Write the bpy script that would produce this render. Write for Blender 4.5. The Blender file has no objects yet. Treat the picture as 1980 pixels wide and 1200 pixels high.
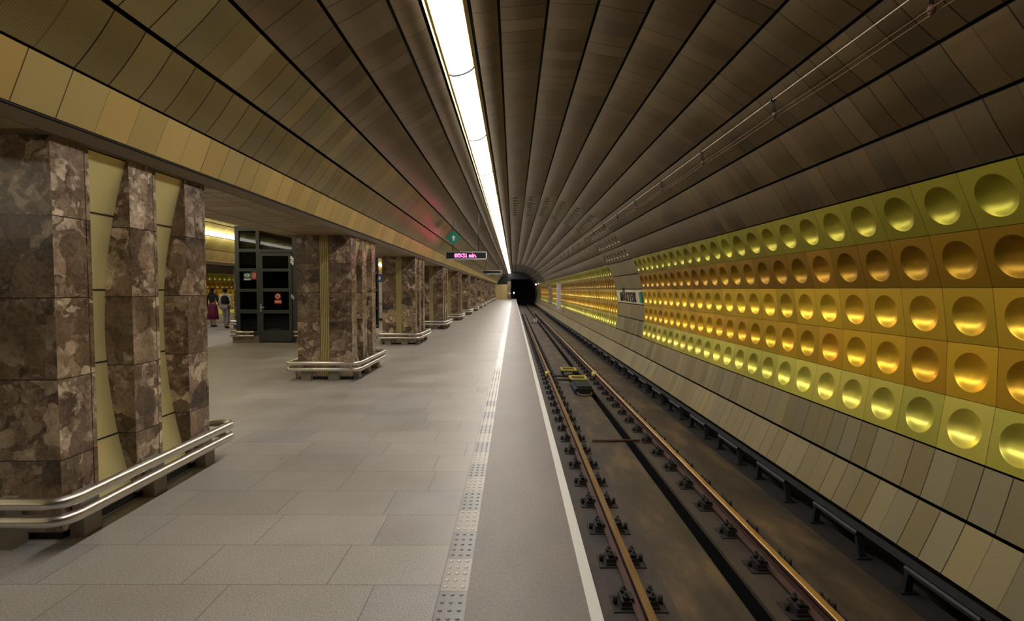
import bpy, bmesh, math, random
from mathutils import Vector, Matrix
random.seed(7)
S = bpy.context.scene
C = S.collection
PI = math.pi
R = 3.6; CX = 0.454; CZ = 0.84; H = 1.55
def R_(d): return math.radians(d)

# ------------------------------------------------------------------ materials
def mat(name):
    m = bpy.data.materials.new(name); m.use_nodes = True
    nt = m.node_tree; b = nt.nodes['Principled BSDF']
    return m, nt, b
def simple(name, col, rough=.5, metal=0., spec=None, emit=None, strength=0, trans=0):
    m, nt, b = mat(name)
    b.inputs['Base Color'].default_value = (*col, 1)
    b.inputs['Roughness'].default_value = rough
    b.inputs['Metallic'].default_value = metal
    if trans: b.inputs['Transmission Weight'].default_value = trans
    if emit:
        b.inputs['Emission Color'].default_value = (*emit, 1)
        b.inputs['Emission Strength'].default_value = strength
    # faint procedural unevenness
    n = nt.nodes.new('ShaderNodeTexNoise'); n.inputs['Scale'].default_value = 9
    tc = nt.nodes.new('ShaderNodeTexCoord'); nt.links.new(tc.outputs['Object'], n.inputs['Vector'])
    mr = nt.nodes.new('ShaderNodeMapRange'); mr.inputs['To Min'].default_value = max(0, rough-.06); mr.inputs['To Max'].default_value = min(1, rough+.06)
    nt.links.new(n.outputs['Fac'], mr.inputs['Value']); nt.links.new(mr.outputs['Result'], b.inputs['Roughness'])
    return m
class G:                                            # small node-graph helper
    def __init__(s, nt): s.nt = nt
    def n(s, t, **k):
        x = s.nt.nodes.new(t)
        for a, v in k.items(): setattr(x, a, v)
        return x
    def l(s, a, b): s.nt.links.new(a, b)
    def put(s, sock, v):
        if hasattr(v, 'is_output') or isinstance(v, bpy.types.NodeSocket): s.l(v, sock)
        else: sock.default_value = v
    def m(s, op, a, b=None, c=None, clamp=False):
        x = s.n('ShaderNodeMath', operation=op); x.use_clamp = clamp
        s.put(x.inputs[0], a)
        if b is not None: s.put(x.inputs[1], b)
        if c is not None: s.put(x.inputs[2], c)
        return x.outputs[0]
    def mix(s, f, a, b, mode='MIX'):
        x = s.n('ShaderNodeMix', data_type='RGBA', blend_type=mode)
        s.put(x.inputs[0], f); s.put(x.inputs[6], a if not isinstance(a, tuple) else (*a[:3], 1)); s.put(x.inputs[7], b if not isinstance(b, tuple) else (*b[:3], 1))
        return x.outputs[2]
    def sep(s, v):
        x = s.n('ShaderNodeSeparateXYZ'); s.l(v, x.inputs[0]); return x.outputs
    def comb(s, a, b, c):
        x = s.n('ShaderNodeCombineXYZ')
        for i, v in enumerate((a, b, c)): s.put(x.inputs[i], v)
        return x.outputs[0]
    def noise(s, vec, scale, detail=3, rough=.5):
        x = s.n('ShaderNodeTexNoise'); x.inputs['Scale'].default_value = scale; x.inputs['Detail'].default_value = detail; x.inputs['Roughness'].default_value = rough
        if vec is not None: s.l(vec, x.inputs['Vector'])
        return x.outputs
    def vor(s, vec, scale, feature='F1'):
        x = s.n('ShaderNodeTexVoronoi', feature=feature); x.inputs['Scale'].default_value = scale
        if vec is not None: s.l(vec, x.inputs['Vector'])
        return x.outputs
    def wn(s, vec):
        x = s.n('ShaderNodeTexWhiteNoise', noise_dimensions='3D'); s.l(vec, x.inputs['Vector']); return x.outputs
    def ramp(s, f, pts, interp='LINEAR'):
        x = s.n('ShaderNodeValToRGB'); x.color_ramp.interpolation = interp
        e = x.color_ramp.elements
        while len(e) > 1: e.remove(e[-1])
        e[0].position = pts[0][0]; e[0].color = (*pts[0][1], 1)
        for p, c in pts[1:]:
            k = e.new(p); k.color = (*c, 1)
        s.l(f, x.inputs[0]); return x.outputs[0]
    def rng(s, v, a, b, c, d):
        x = s.n('ShaderNodeMapRange'); s.put(x.inputs[0], v)
        for i, t in enumerate((a, b, c, d)): x.inputs[i+1].default_value = t
        return x.outputs[0]
    def bump(s, h, strength, dist, b):
        x = s.n('ShaderNodeBump'); x.inputs['Strength'].default_value = strength; x.inputs['Distance'].default_value = dist
        s.l(h, x.inputs['Height']); s.l(x.outputs[0], b.inputs['Normal'])

def panel_mat(name, col, rough=.4, metal=.9, var=.35, perf=False, linew=.02, tint=(.92, .84, .68)):
    """metal cladding: u counts strips, v counts panels; tone per panel, dark joints, fine brushing"""
    m, nt, b = mat(name); g = G(nt)
    uv = g.n('ShaderNodeUVMap').outputs[0]
    s = g.sep(uv)
    fu = g.m('FLOOR', s[0]); fv = g.m('FLOOR', s[1])
    w = g.wn(g.comb(fu, fv, 3.3))
    big = g.noise(g.comb(g.m('MULTIPLY', fu, .7), g.m('MULTIPLY', s[1], .12), 0.), 1.0, 2)[0]
    k = g.m('ADD', g.m('MULTIPLY', w[0], var), g.m('MULTIPLY', big, .5))
    k = g.m('ADD', k, 1 - var/2 - .25)
    hs = g.mix(g.wn(g.comb(fu, fv, 9.1))[0], tuple(col), tuple(c*t*1.25 for c, t in zip(col, tint)))
    colr = g.mix(1.0, hs, g.comb(k, k, k), 'MULTIPLY')
    fr = g.m('FRACT', s[1]); d = g.m('MINIMUM', fr, g.m('SUBTRACT', 1.0, fr))
    strong = g.m('GREATER_THAN', g.wn(g.comb(fu, g.m('ROUND', s[1]), 1.7))[0], .45)
    line = g.m('MULTIPLY', g.m('LESS_THAN', d, linew), g.m('ADD', .35, g.m('MULTIPLY', strong, .5)))
    colr = g.mix(line, colr, (.012, .009, .005))
    if perf:
        a = g.m('FRACT', g.m('MULTIPLY', s[0], 36.)); c2 = g.m('FRACT', g.m('MULTIPLY', s[1], 18.))
        da = g.m('SUBTRACT', a, .5); dc = g.m('SUBTRACT', c2, .5)
        r2 = g.m('ADD', g.m('MULTIPLY', da, da), g.m('MULTIPLY', dc, dc))
        hole = g.m('MULTIPLY', g.m('LESS_THAN', r2, .07), .42)
        colr = g.mix(hole, colr, (.01, .008, .004))
    g.l(colr, b.inputs['Base Color'])
    b.inputs['Metallic'].default_value = metal
    tc = g.n('ShaderNodeTexCoord').outputs['Object']
    mp = g.n('ShaderNodeMapping'); mp.inputs['Scale'].default_value = (3, 60, 3); g.l(tc, mp.inputs[0])
    br = g.noise(mp.outputs[0], 4, 2)[0]
    r = g.m('ADD', g.m('MULTIPLY', w[0], .10), g.m('MULTIPLY', br, .08))
    g.l(g.m('ADD', r, rough-.09), b.inputs['Roughness'])
    hh = g.m('ADD', g.m('MULTIPLY', br, .15), g.m('MULTIPLY', g.m('SUBTRACT', 1.0, line), 1.0))
    g.bump(hh, .25, .004, b)
    return m

def gold_mat(name, col, rough=.3):
    m, nt, b = mat(name); g = G(nt)
    oi = g.n('ShaderNodeObjectInfo')
    tc = g.n('ShaderNodeTexCoord').outputs['Object']
    rr = oi.outputs['Random']
    hsv = g.n('ShaderNodeHueSaturation'); hsv.inputs['Color'].default_value = (*col, 1)
    g.l(g.rng(rr, 0, 1, .494, .506), hsv.inputs['Hue'])
    g.l(g.rng(g.m('FRACT', g.m('MULTIPLY', rr, 7.31)), 0, 1, .8, 1.12), hsv.inputs['Value'])
    mp = g.n('ShaderNodeMapping'); mp.inputs['Scale'].default_value = (1.5, 40, 1.5); g.l(tc, mp.inputs[0])
    br = g.noise(mp.outputs[0], 5, 3)[0]
    g.l(g.mix(g.rng(br, .35, .65, 0, .07), hsv.outputs[0], (0, 0, 0)), b.inputs['Base Color'])
    b.inputs['Metallic'].default_value = .72
    b.inputs['Roughness'].default_value = rough+.04
    return m

def marble_mat(name):
    m, nt, b = mat(name); g = G(nt)
    tc = g.n('ShaderNodeTexCoord').outputs['Object']
    geo = g.n('ShaderNodeNewGeometry')
    p = g.sep(tc); nn = g.sep(geo.outputs['True Normal'])
    course = g.m('FLOOR', g.m('MULTIPLY', g.m('ADD', p[2], .003), 2.0))
    face = g.m('ROUND', g.m('MULTIPLY', nn[0], 2.0))
    yb = g.m('FLOOR', g.m('DIVIDE', p[1], .637))
    oi = g.n('ShaderNodeObjectInfo').outputs['Random']
    seed = g.wn(g.comb(course, g.m('ADD', face, g.m('MULTIPLY', yb, 5.0)), oi))
    off = g.n('ShaderNodeVectorMath', operation='SCALE'); g.l(seed[1], off.inputs[0]); off.inputs['Scale'].default_value = 37.
    add = g.n('ShaderNodeVectorMath', operation='ADD'); g.l(tc, add.inputs[0]); g.l(off.outputs[0], add.inputs[1])
    v0 = add.outputs[0]
    dist = g.noise(v0, 6, 3, .5)
    d2 = g.n('ShaderNodeVectorMath', operation='SCALE'); g.l(dist[1], d2.inputs[0]); d2.inputs['Scale'].default_value = .17
    ad2 = g.n('ShaderNodeVectorMath', operation='ADD'); g.l(v0, ad2.inputs[0]); g.l(d2.outputs[0], ad2.inputs[1])
    v = ad2.outputs[0]
    A = g.vor(v, 4.6); B = g.vor(v, 12.); D = g.vor(v, 30.)
    a = g.sep(A[1])[0]; bb = g.sep(B[1])[1]; dd = g.sep(D[1])[2]
    pal = [(0, (.022, .013, .010)), (.2, (.060, .036, .024)), (.45, (.115, .074, .048)), (.68, (.19, .128, .086)), (.84, (.34, .255, .185)), (1, (.52, .42, .32))]
    n1 = g.noise(v0, 34, 6, .72)[0]; n2 = g.noise(v0, 3.0, 5, .65)[0]
    cA = g.ramp(g.m('ADD', g.m('MULTIPLY', a, .8), g.rng(n2, .3, .7, -.1, .3)), pal)
    cB = g.ramp(bb, pal); cD = g.ramp(dd, pal); cN = g.ramp(g.rng(g.noise(v, 9, 6, .7)[0], .3, .7, 0, 1), pal)
    sel = g.rng(g.m('ADD', g.sep(A[1])[1], g.m('MULTIPLY', g.m('SUBTRACT', n2, .5), 1.2)), .42, .5, 0, 1)
    sel2 = g.m('GREATER_THAN', g.sep(B[1])[2], .45)
    fine = g.mix(g.m('MULTIPLY', sel2, .7), cB, cD)
    fine = g.mix(.22, fine, cN)
    col = g.mix(g.m('MULTIPLY', sel, .8), g.mix(.18, cA, cN), fine)
    k = g.m('MULTIPLY', g.rng(n1, .25, .75, .68, 1.5), g.rng(n2, .3, .7, .75, 1.25))
    k = g.m('MULTIPLY', k, g.rng(seed[0], 0, 1, .85, 1.65))
    col = g.mix(1.0, col, g.comb(k, k, g.m('MULTIPLY', k, .98)), 'MULTIPLY')
    E = g.vor(v, 4.6, 'DISTANCE_TO_EDGE')[0]
    col = g.mix(g.rng(E, 0, .012, .3, 0), col, (.02, .012, .008))
    spk = g.m('GREATER_THAN', g.noise(v0, 75, 2)[0], .69)
    col = g.mix(g.m('MULTIPLY', spk, .6), col, (.42, .34, .27))
    fz = g.m('FRACT', g.m('MULTIPLY', g.m('ADD', p[2], .003), 2.0))
    line = g.m('LESS_THAN', fz, .012)
    col = g.mix(line, col, (.006, .004, .003))
    g.l(col, b.inputs['Base Color'])
    g.l(g.rng(n1, .2, .8, .2, .36), b.inputs['Roughness'])
    g.bump(g.m('SUBTRACT', 1.0, line), .4, .004, b)
    return m

def floor_mat():
    m, nt, b = mat('granite_slabs'); g = G(nt)
    tc = g.n('ShaderNodeTexCoord').outputs['Object']; p = g.sep(tc)
    row = g.m('DIVIDE', g.m('SUBTRACT', p[1], 2.667), .425); fr = g.m('FLOOR', row)
    rs = g.wn(g.comb(fr, 0., 0.))[0]
    wdt = g.m('ADD', .62, g.m('MULTIPLY', g.wn(g.comb(fr, 5., 0.))[0], .2))
    colx = g.m('ADD', g.m('DIVIDE', p[0], wdt), g.m('MULTIPLY', rs, 7.)); fc = g.m('FLOOR', colx)
    w = g.wn(g.comb(fr, fc, 2.))
    a = g.m('FRACT', row); a = g.m('MULTIPLY', g.m('MINIMUM', a, g.m('SUBTRACT', 1., a)), .425)
    c = g.m('FRACT', colx); c = g.m('MULTIPLY', g.m('MINIMUM', c, g.m('SUBTRACT', 1., c)), .7)
    line = g.m('LESS_THAN', g.m('MINIMUM', a, c), .0028)
    base = g.ramp(w[0], [(0, (.30, .272, .243)), (.4, (.328, .298, .266)), (.8, (.355, .324, .288)), (1, (.30, .286, .272))])
    sp = g.noise(tc, 150, 3, .7)[0]; sp2 = g.noise(tc, 90, 4, .7)[0]; st = g.noise(tc, 1.1, 5, .6)[0]
    k = g.m('MULTIPLY', g.rng(sp, .34, .66, .52, 1.46), g.m('MULTIPLY', g.rng(sp2, .3, .7, .86, 1.12), g.rng(st, .3, .7, .84, 1.1)))
    col = g.mix(1., base, g.comb(k, k, k), 'MULTIPLY')
    sv = g.vor(tc, 1.6); ss = g.m('LESS_THAN', g.m('ADD', sv[0], g.m('MULTIPLY', g.noise(tc, 20, 3)[0], .06)), .062)
    col = g.mix(g.m('MULTIPLY', ss, .45), col, (.06, .05, .04))
    col = g.mix(g.m('MULTIPLY', line, .6), col, (.05, .042, .035))
    g.l(col, b.inputs['Base Color'])
    g.l(g.m('ADD', g.rng(st, .3, .7, .36, .5), g.m('MULTIPLY', w[0], .06)), b.inputs['Roughness'])
    g.bump(sp, .15, .002, b)
    return m
def ground_mat(name, c1, c2, c3, rough=.7, scale=2., bump=.3, specks=.5):
    m, nt, b = mat(name); g = G(nt)
    tc = g.n('ShaderNodeTexCoord').outputs['Object']
    mp = g.n('ShaderNodeMapping'); mp.inputs['Scale'].default_value = (1.6, .6, 1); g.l(tc, mp.inputs[0])
    a = g.noise(mp.outputs[0], scale, 6, .65)[0]; f = g.noise(tc, 60, 4, .7)[0]
    col = g.ramp(a, [(.3, c1), (.5, c2), (.68, c3)])
    k = g.rng(f, .3, .7, .75, 1.2)
    col = g.mix(1., col, g.comb(k, k, k), 'MULTIPLY')
    sp = g.m('GREATER_THAN', g.noise(tc, 38, 1)[0], .76)
    col = g.mix(g.m('MULTIPLY', sp, specks), col, tuple(min(1, x*3.5+.05) for x in c2))
    g.l(col, b.inputs['Base Color']); b.inputs['Roughness'].default_value = rough
    g.bump(f, bump, .01, b)
    return m
def soffit_mat():
    m, nt, b = mat('soffit_slats'); g = G(nt)
    tc = g.n('ShaderNodeTexCoord').outputs['Object']; p = g.sep(tc)
    v = g.m('DIVIDE', p[1], .2775); fv = g.m('FLOOR', v); f = g.m('FRACT', v)
    w = g.wn(g.comb(fv, 1., g.m('FLOOR', g.m('DIVIDE', p[0], .5))))[0]
    col = g.mix(w, (.46, .37, .22), (.34, .27, .16))
    d = g.m('MINIMUM', f, g.m('SUBTRACT', 1., f)); line = g.m('LESS_THAN', d, .035)
    lx = None
    for x in (-2.96, -3.5, -10.3, -10.9):
        t = g.m('LESS_THAN', g.m('ABSOLUTE', g.m('SUBTRACT', p[0], x)), .006)
        lx = t if lx is None else g.m('MAXIMUM', lx, t)
    col = g.mix(g.m('MAXIMUM', g.m('MULTIPLY', line, .7), lx), col, (.015, .01, .006))
    g.l(col, b.inputs['Base Color']); b.inputs['Metallic'].default_value = .4; b.inputs['Roughness'].default_value = .45
    g.bump(g.m('SINE', g.m('MULTIPLY', f, PI)), .6, .02, b)
    return m

M = {}
M['vault'] = panel_mat('vault_cladding', (.20, .155, .094), rough=.34, metal=.85, var=.32)
M['vault_perf'] = panel_mat('vault_cladding_perforated', (.33, .275, .14), rough=.42, metal=.8, var=.35, perf=True)
M['vault_dark'] = panel_mat('vault_cladding_dark', (.05, .04, .028), rough=.6, metal=.6, var=.3)  # darker cladding tone for the far end of the vault
M['ceildimple'] = gold_mat('olive_dimpled_metal', (.22, .18, .11), .32)
M['hall'] = panel_mat('hall_vault_cladding', (.46, .39, .11), rough=.75, metal=.1, var=.3)
M['wallplain'] = panel_mat('wall_cladding', (.30, .258, .155), rough=.44, metal=.75, var=.22)
M['wallperf'] = panel_mat('wall_cladding_perforated', (.29, .25, .15), rough=.47, metal=.7, var=.2, perf=True)
M['cream'] = panel_mat('cream_band', (.66, .59, .42), rough=.45, metal=.2, var=.1)
M['fascia'] = panel_mat('fascia_cladding', (.60, .48, .22), rough=.45, metal=.55, var=.22, linew=.013)
M['row1'] = gold_mat('yellow_green_anodised', (.42, .37, .04), .34)
M['row2'] = gold_mat('brown_orange_anodised', (.42, .225, .014), .34)
M['row3'] = gold_mat('gold_anodised', (.95, .61, .05), .30)
M['row4'] = gold_mat('orange_gold_anodised', (.93, .55, .04), .30)
M['row5'] = gold_mat('light_yellow_anodised', (.84, .76, .14), .32)
M['marble'] = marble_mat('brown_breccia_marble')
M['floor'] = floor_mat()
M['edge'] = ground_mat('brown_edge_surfacing', (.165, .135, .113), (.188, .154, .130), (.208, .172, .147), .5, 1.2, .05, 0.)
M['bed'] = ground_mat('dirty_track_bed', (.026, .020, .014), (.060, .043, .026), (.15, .092, .042), .6, 1.5, .5)
M['bed2'] = ground_mat('dirty_rail_plinth', (.035, .026, .021), (.058, .042, .034), (.075, .052, .038), .65, 2.2, .5)
M['trench'] = simple('wet_shaded_drain', (.008, .008, .009), .45)  # wet drain, with the channel's shade put into the colour
M['black'] = simple('plain_black', (.006, .006, .006), .8)  # plain black; also stands in for shade in gaps, voids and tunnel
M['blackmetal'] = simple('black_iron', (.016, .016, .018), .55)
M['dirt'] = simple('grimy_iron', (.022, .016, .014), .7)
M['soffit'] = soffit_mat()
M['soffitplain'] = simple('brown_soffit_panel', (.20, .145, .085), .45, .4)
M['goldpanel'] = simple('brass_coloured_panel', (.74, .64, .30), .4, .35)
M['ribs'] = simple('ribbed_olive_strip', (.50, .42, .19), .4, .6)
M['steel'] = simple('brushed_steel', (.66, .62, .57), .33, 1.)
M['bracket'] = simple('grey_bracket', (.24, .205, .17), .5, .1)
M['plinth'] = simple('black_plinth', (.012, .010, .009), .6)
M['white'] = simple('white_edge_paint', (.62, .59, .54), .6)
M['frame'] = simple('grey_door_frame', (.055, .06, .06), .45, .3)
M['alu'] = simple('aluminium', (.6, .6, .58), .35, .9)
M['dark'] = simple('dark_surface', (.02, .018, .016), .6)
M['tan'] = simple('tan_panel', (.55, .42, .17), .5)
M['grey'] = simple('grey_wall', (.12, .11, .10), .7)
M['yellow'] = simple('yellow_paint', (.60, .47, .08), .6)
M['green'] = simple('green_sign', (.01, .16, .10), .5)
M['greenface'] = simple('green_sign_face', (.015, .20, .13), .5)  # slightly lighter green for the diamond sign, no emission
M['red'] = simple('red_sign', (.55, .03, .03), .5)
M['signwhite'] = simple('white_sign', (.75, .75, .75), .5)
M['blue'] = simple('blue_header', (.05, .05, .45), .5)
M['letter'] = simple('dark_lettering', (.02, .02, .02), .5)
M['slab'] = simple('pale_lilac_panel', (.62, .60, .72), .5)
M['insul'] = simple('brown_insulator', (.16, .085, .05), .5)
M['wire'] = simple('wire_metal', (.60, .52, .40), .4, .6)
M['copper'] = simple('brown_wire', (.26, .16, .10), .4, .8)
M['lampgold'] = simple('lamp_reflector', (.75, .62, .30), .35, .8)
M['skin'] = simple('skin', (.42, .26, .18), .6)
M['hair'] = simple('dark_hair', (.012, .009, .007), .6)
M['vest'] = simple('black_vest', (.012, .013, .012), .8)
M['shirt'] = simple('pale_shirt', (.65, .62, .58), .8)
M['trousers'] = simple('grey_trousers', (.30, .28, .28), .8)
M['skirt'] = simple('magenta_skirt', (.16, .008, .06), .8)
M['shoe'] = simple('black_shoe', (.01, .01, .01), .5)
LAMP = 11.
M['lamp'] = simple('lamp_diffuser', (.9, .9, .9), .5, emit=(1., .955, .875), strength=LAMP)
M['halllamp'] = simple('hall_lamp_tube', (.9, .9, .9), .5, emit=(1., .95, .85), strength=5.)
M['led'] = simple('red_led', (.1, 0, 0), .5, emit=(1., .05, .20), strength=9.)
M['signal'] = simple('signal_lens', (.9, .9, .9), .5, emit=(1., .85, .75), strength=8.)
def rail_mat():
    m, nt, b = mat('rusty_rail_steel'); g = G(nt)
    tc = g.n('ShaderNodeTexCoord').outputs['Object']; geo = g.n('ShaderNodeNewGeometry')
    nz = g.sep(geo.outputs['Normal'])[2]; pz = g.sep(tc)[2]
    top = g.m('MULTIPLY', g.m('GREATER_THAN', nz, .5), g.m('GREATER_THAN', pz, -1.125))
    mp = g.n('ShaderNodeMapping'); mp.inputs['Scale'].default_value = (8, .8, 8); g.l(tc, mp.inputs[0])
    n = g.noise(mp.outputs[0], 3, 5)[0]
    rust = g.ramp(n, [(.3, (.045, .020, .013)), (.55, (.09, .038, .024)), (.75, (.06, .032, .025))])
    tp = g.ramp(n, [(.3, (.30, .17, .065)), (.6, (.42, .27, .11)), (.8, (.27, .14, .055))])
    g.l(g.mix(top, rust, tp), b.inputs['Base Color'])
    g.l(g.m('MULTIPLY', top, .75), b.inputs['Metallic']); g.l(g.rng(top, 0, 1, .75, .4), b.inputs['Roughness'])
    return m
M['rail'] = rail_mat()
def glass_mat():
    m, nt, b = mat('dark_tinted_glass')
    b.inputs['Base Color'].default_value = (.05, .055, .055, 1); b.inputs['Roughness'].default_value = .03
    b.inputs['Transmission Weight'].default_value = 1.; b.inputs['IOR'].default_value = 1.3
    return m
M['glass'] = glass_mat()

# ------------------------------------------------------------------ mesh helpers
class MB:
    def __init__(s): s.v = []; s.f = []; s.uv = []; s.mi = []; s.cur = 0; s.sm = []; s.smooth = False; s.lip = 0
    def face(s, idx, uv=None):
        s.f.append(tuple(idx)); s.uv.append(uv); s.mi.append(s.cur); s.sm.append(s.smooth)
    def vs(s, pts):
        i = len(s.v); s.v += [tuple(p) for p in pts]; return list(range(i, i+len(pts)))
    def box(s, x0, x1, y0, y1, z0, z1):
        a = s.vs([(x0,y0,z0),(x1,y0,z0),(x1,y1,z0),(x0,y1,z0),(x0,y0,z1),(x1,y0,z1),(x1,y1,z1),(x0,y1,z1)])
        for q in ((0,3,2,1),(4,5,6,7),(0,1,5,4),(1,2,6,5),(2,3,7,6),(3,0,4,7)): s.face([a[k] for k in q])
        return s
    def obox(s, c, ax, ay, az):            # oriented box: centre + half vectors
        c = Vector(c); ax, ay, az = Vector(ax), Vector(ay), Vector(az)
        a = s.vs([c-ax-ay-az, c+ax-ay-az, c+ax+ay-az, c-ax+ay-az, c-ax-ay+az, c+ax-ay+az, c+ax+ay+az, c-ax+ay+az])
        for q in ((0,3,2,1),(4,5,6,7),(0,1,5,4),(1,2,6,5),(2,3,7,6),(3,0,4,7)): s.face([a[k] for k in q])
        return s
    def prism(s, poly, axis, a, b):        # polygon of 2-D points extruded along an axis
        n = len(poly)
        def P(p, t): return {'x': (t, p[0], p[1]), 'y': (p[0], t, p[1]), 'z': (p[0], p[1], t)}[axis]
        A = s.vs([P(p, a) for p in poly]); B = s.vs([P(p, b) for p in poly])
        s.face(A[::-1]); s.face(B)
        for i in range(n): s.face([A[i], A[(i+1) % n], B[(i+1) % n], B[i]])
        return s
    def tube(s, pts, r, seg=10, closed=False, caps=True):
        pts = [Vector(p) for p in pts]; n = len(pts); rings = []
        for i, p in enumerate(pts):
            if closed: t = pts[(i+1) % n] - pts[i-1]
            else: t = pts[min(i+1, n-1)] - pts[max(i-1, 0)]
            t.normalize()
            up = Vector((0, 0, 1)) if abs(t.z) < .95 else Vector((0, 1, 0))
            a = t.cross(up).normalized(); b = a.cross(t).normalized()
            rr = r[i] if isinstance(r, (list, tuple)) else r
            rings.append(s.vs([p + (a*math.cos(2*PI*k/seg) + b*math.sin(2*PI*k/seg))*rr for k in range(seg)]))
        sm = s.smooth; s.smooth = True
        m = n if closed else n-1
        for i in range(m):
            A, B = rings[i], rings[(i+1) % n]
            for k in range(seg): s.face([A[k], A[(k+1) % seg], B[(k+1) % seg], B[k]])
        s.smooth = sm
        if not closed and caps: s.face(rings[0][::-1]); s.face(rings[-1])
        return s
    def ball(s, c, r, seg=10, rg=6, sc=(1,1,1)):
        sm = s.smooth; s.smooth = True; rings = []
        for i in range(1, rg):
            a = PI*i/rg
            rings.append(s.vs([(c[0]+r*sc[0]*math.sin(a)*math.cos(2*PI*k/seg), c[1]+r*sc[1]*math.sin(a)*math.sin(2*PI*k/seg), c[2]+r*sc[2]*math.cos(a)) for k in range(seg)]))
        t = s.vs([(c[0], c[1], c[2]+r*sc[2]), (c[0], c[1], c[2]-r*sc[2])])
        for k in range(seg):
            s.face([t[0], rings[0][k], rings[0][(k+1) % seg]]); s.face([t[1], rings[-1][(k+1) % seg], rings[-1][k]])
            for i in range(len(rings)-1): s.face([rings[i][k], rings[i+1][k], rings[i+1][(k+1) % seg], rings[i][(k+1) % seg]])
        s.smooth = sm
        return s
    def mesh(s, name, mats):
        me = bpy.data.meshes.new(name); me.from_pydata(s.v, [], s.f)
        if any(u is not None for u in s.uv):
            ul = me.uv_layers.new(name='UVMap'); k = 0
            for f, u in zip(s.f, s.uv):
                for j in range(len(f)):
                    ul.data[k].uv = u[j] if u else (0, 0); k += 1
        for m in (mats if isinstance(mats, list) else [mats]): me.materials.append(m)
        for p, mi, sm in zip(me.polygons, s.mi, s.sm): p.material_index = mi; p.use_smooth = sm
        me.update(); return me
    def build(s, name, mats, parent=None):
        return link(name, s.mesh(name, mats), parent)
def link(name, me, parent=None, mw=None):
    o = bpy.data.objects.new(name, me); C.objects.link(o)
    if parent: o.parent = parent
    if mw is not None: o.matrix_basis = mw
    return o
def empty(name, loc=(0, 0, 0)):
    o = bpy.data.objects.new(name, None); C.objects.link(o); o.location = loc; o.empty_display_size = .2; return o
def tag(o, label=None, cat=None, group=None, kind=None):
    if label: o['label'] = label
    if cat: o['category'] = cat
    if group: o['group'] = group
    if kind: o['kind'] = kind
    return o
def struct(o): o['kind'] = 'structure'; return o
def kids(o): return [c for c in bpy.data.objects if c.parent == o]
def copy_tree(o, children, loc=None):
    c = o.copy(); C.objects.link(c)
    for k in ('label', 'category', 'group'):
        if k in c: del c[k]
    if loc is not None: c.location = loc
    def rec(src, dst):
        for ch, sub in src:
            d = ch.copy(); C.objects.link(d); d.parent = dst; rec(sub, d)
    rec(children, c); return c
def tree(o): return [(ch, tree(ch)) for ch in kids(o)]

def circ(th, r=R, cx=CX, mirror=None):
    x = cx + r*math.sin(th); z = CZ + r*math.cos(th)
    return (x if mirror is None else mirror - x, z)
TH = lambda k: R_(-49.66 + 8*k)                       # seam k of the cladding
PZ = .255; Y0C = 5.09                                  # panel half-pitch, centre of a wall column
def vv(y): return (y - (Y0C - PZ)) / PZ

Y_A, Y_B = -8.0, 90.0
# gap zones with plain wall panels and dimpled ceiling panels
G1 = (Y0C + .51*21.5, Y0C + .51*29.5)
G2 = (G1[1] + .51*66, G1[1] + .51*66 + .51*12)

def strip(mb, t0, t1, y0, y1, u, cx=CX, mirror=None, gap=.0042, bulge=.016, lip=.03, seg=6, r=R):
    """one lengthwise cladding strip with folded edges"""
    t0 += gap; t1 -= gap
    pts = []
    for i in range(seg+1):
        f = i/seg; t = t0 + (t1-t0)*f
        pts.append((circ(t, r - bulge*4*f*(1-f), cx, mirror), f))
    e0 = circ(t0, r+lip, cx, mirror); e1 = circ(t1, r+lip, cx, mirror)
    prof = pts
    A = mb.vs([(p[0], y0, p[1]) for p, f in prof]); B = mb.vs([(p[0], y1, p[1]) for p, f in prof])
    U = [u + .02 + .96*f for p, f in prof]
    mb.smooth = True
    for i in range(len(prof)-1):
        uv = [(U[i], vv(y0)), (U[i+1], vv(y0)), (U[i+1], vv(y1)), (U[i], vv(y1))]
        ix = [A[i], A[i+1], B[i+1], B[i]]
        if mirror is not None: ix = ix[::-1]; uv = uv[::-1]
        mb.face(ix, uv)
    mb.smooth = False
    keep = mb.cur; mb.cur = mb.lip  # edge folds take black, painting the shade between strips
    for e, p in ((e0, pts[0][0]), (e1, pts[-1][0])):
        q = mb.vs([(p[0], y0, p[1]), (e[0], y0, e[1]), (e[0], y1, e[1]), (p[0], y1, p[1])]); mb.face(q, [(0, 0)]*4)
    mb.cur = keep

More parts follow.
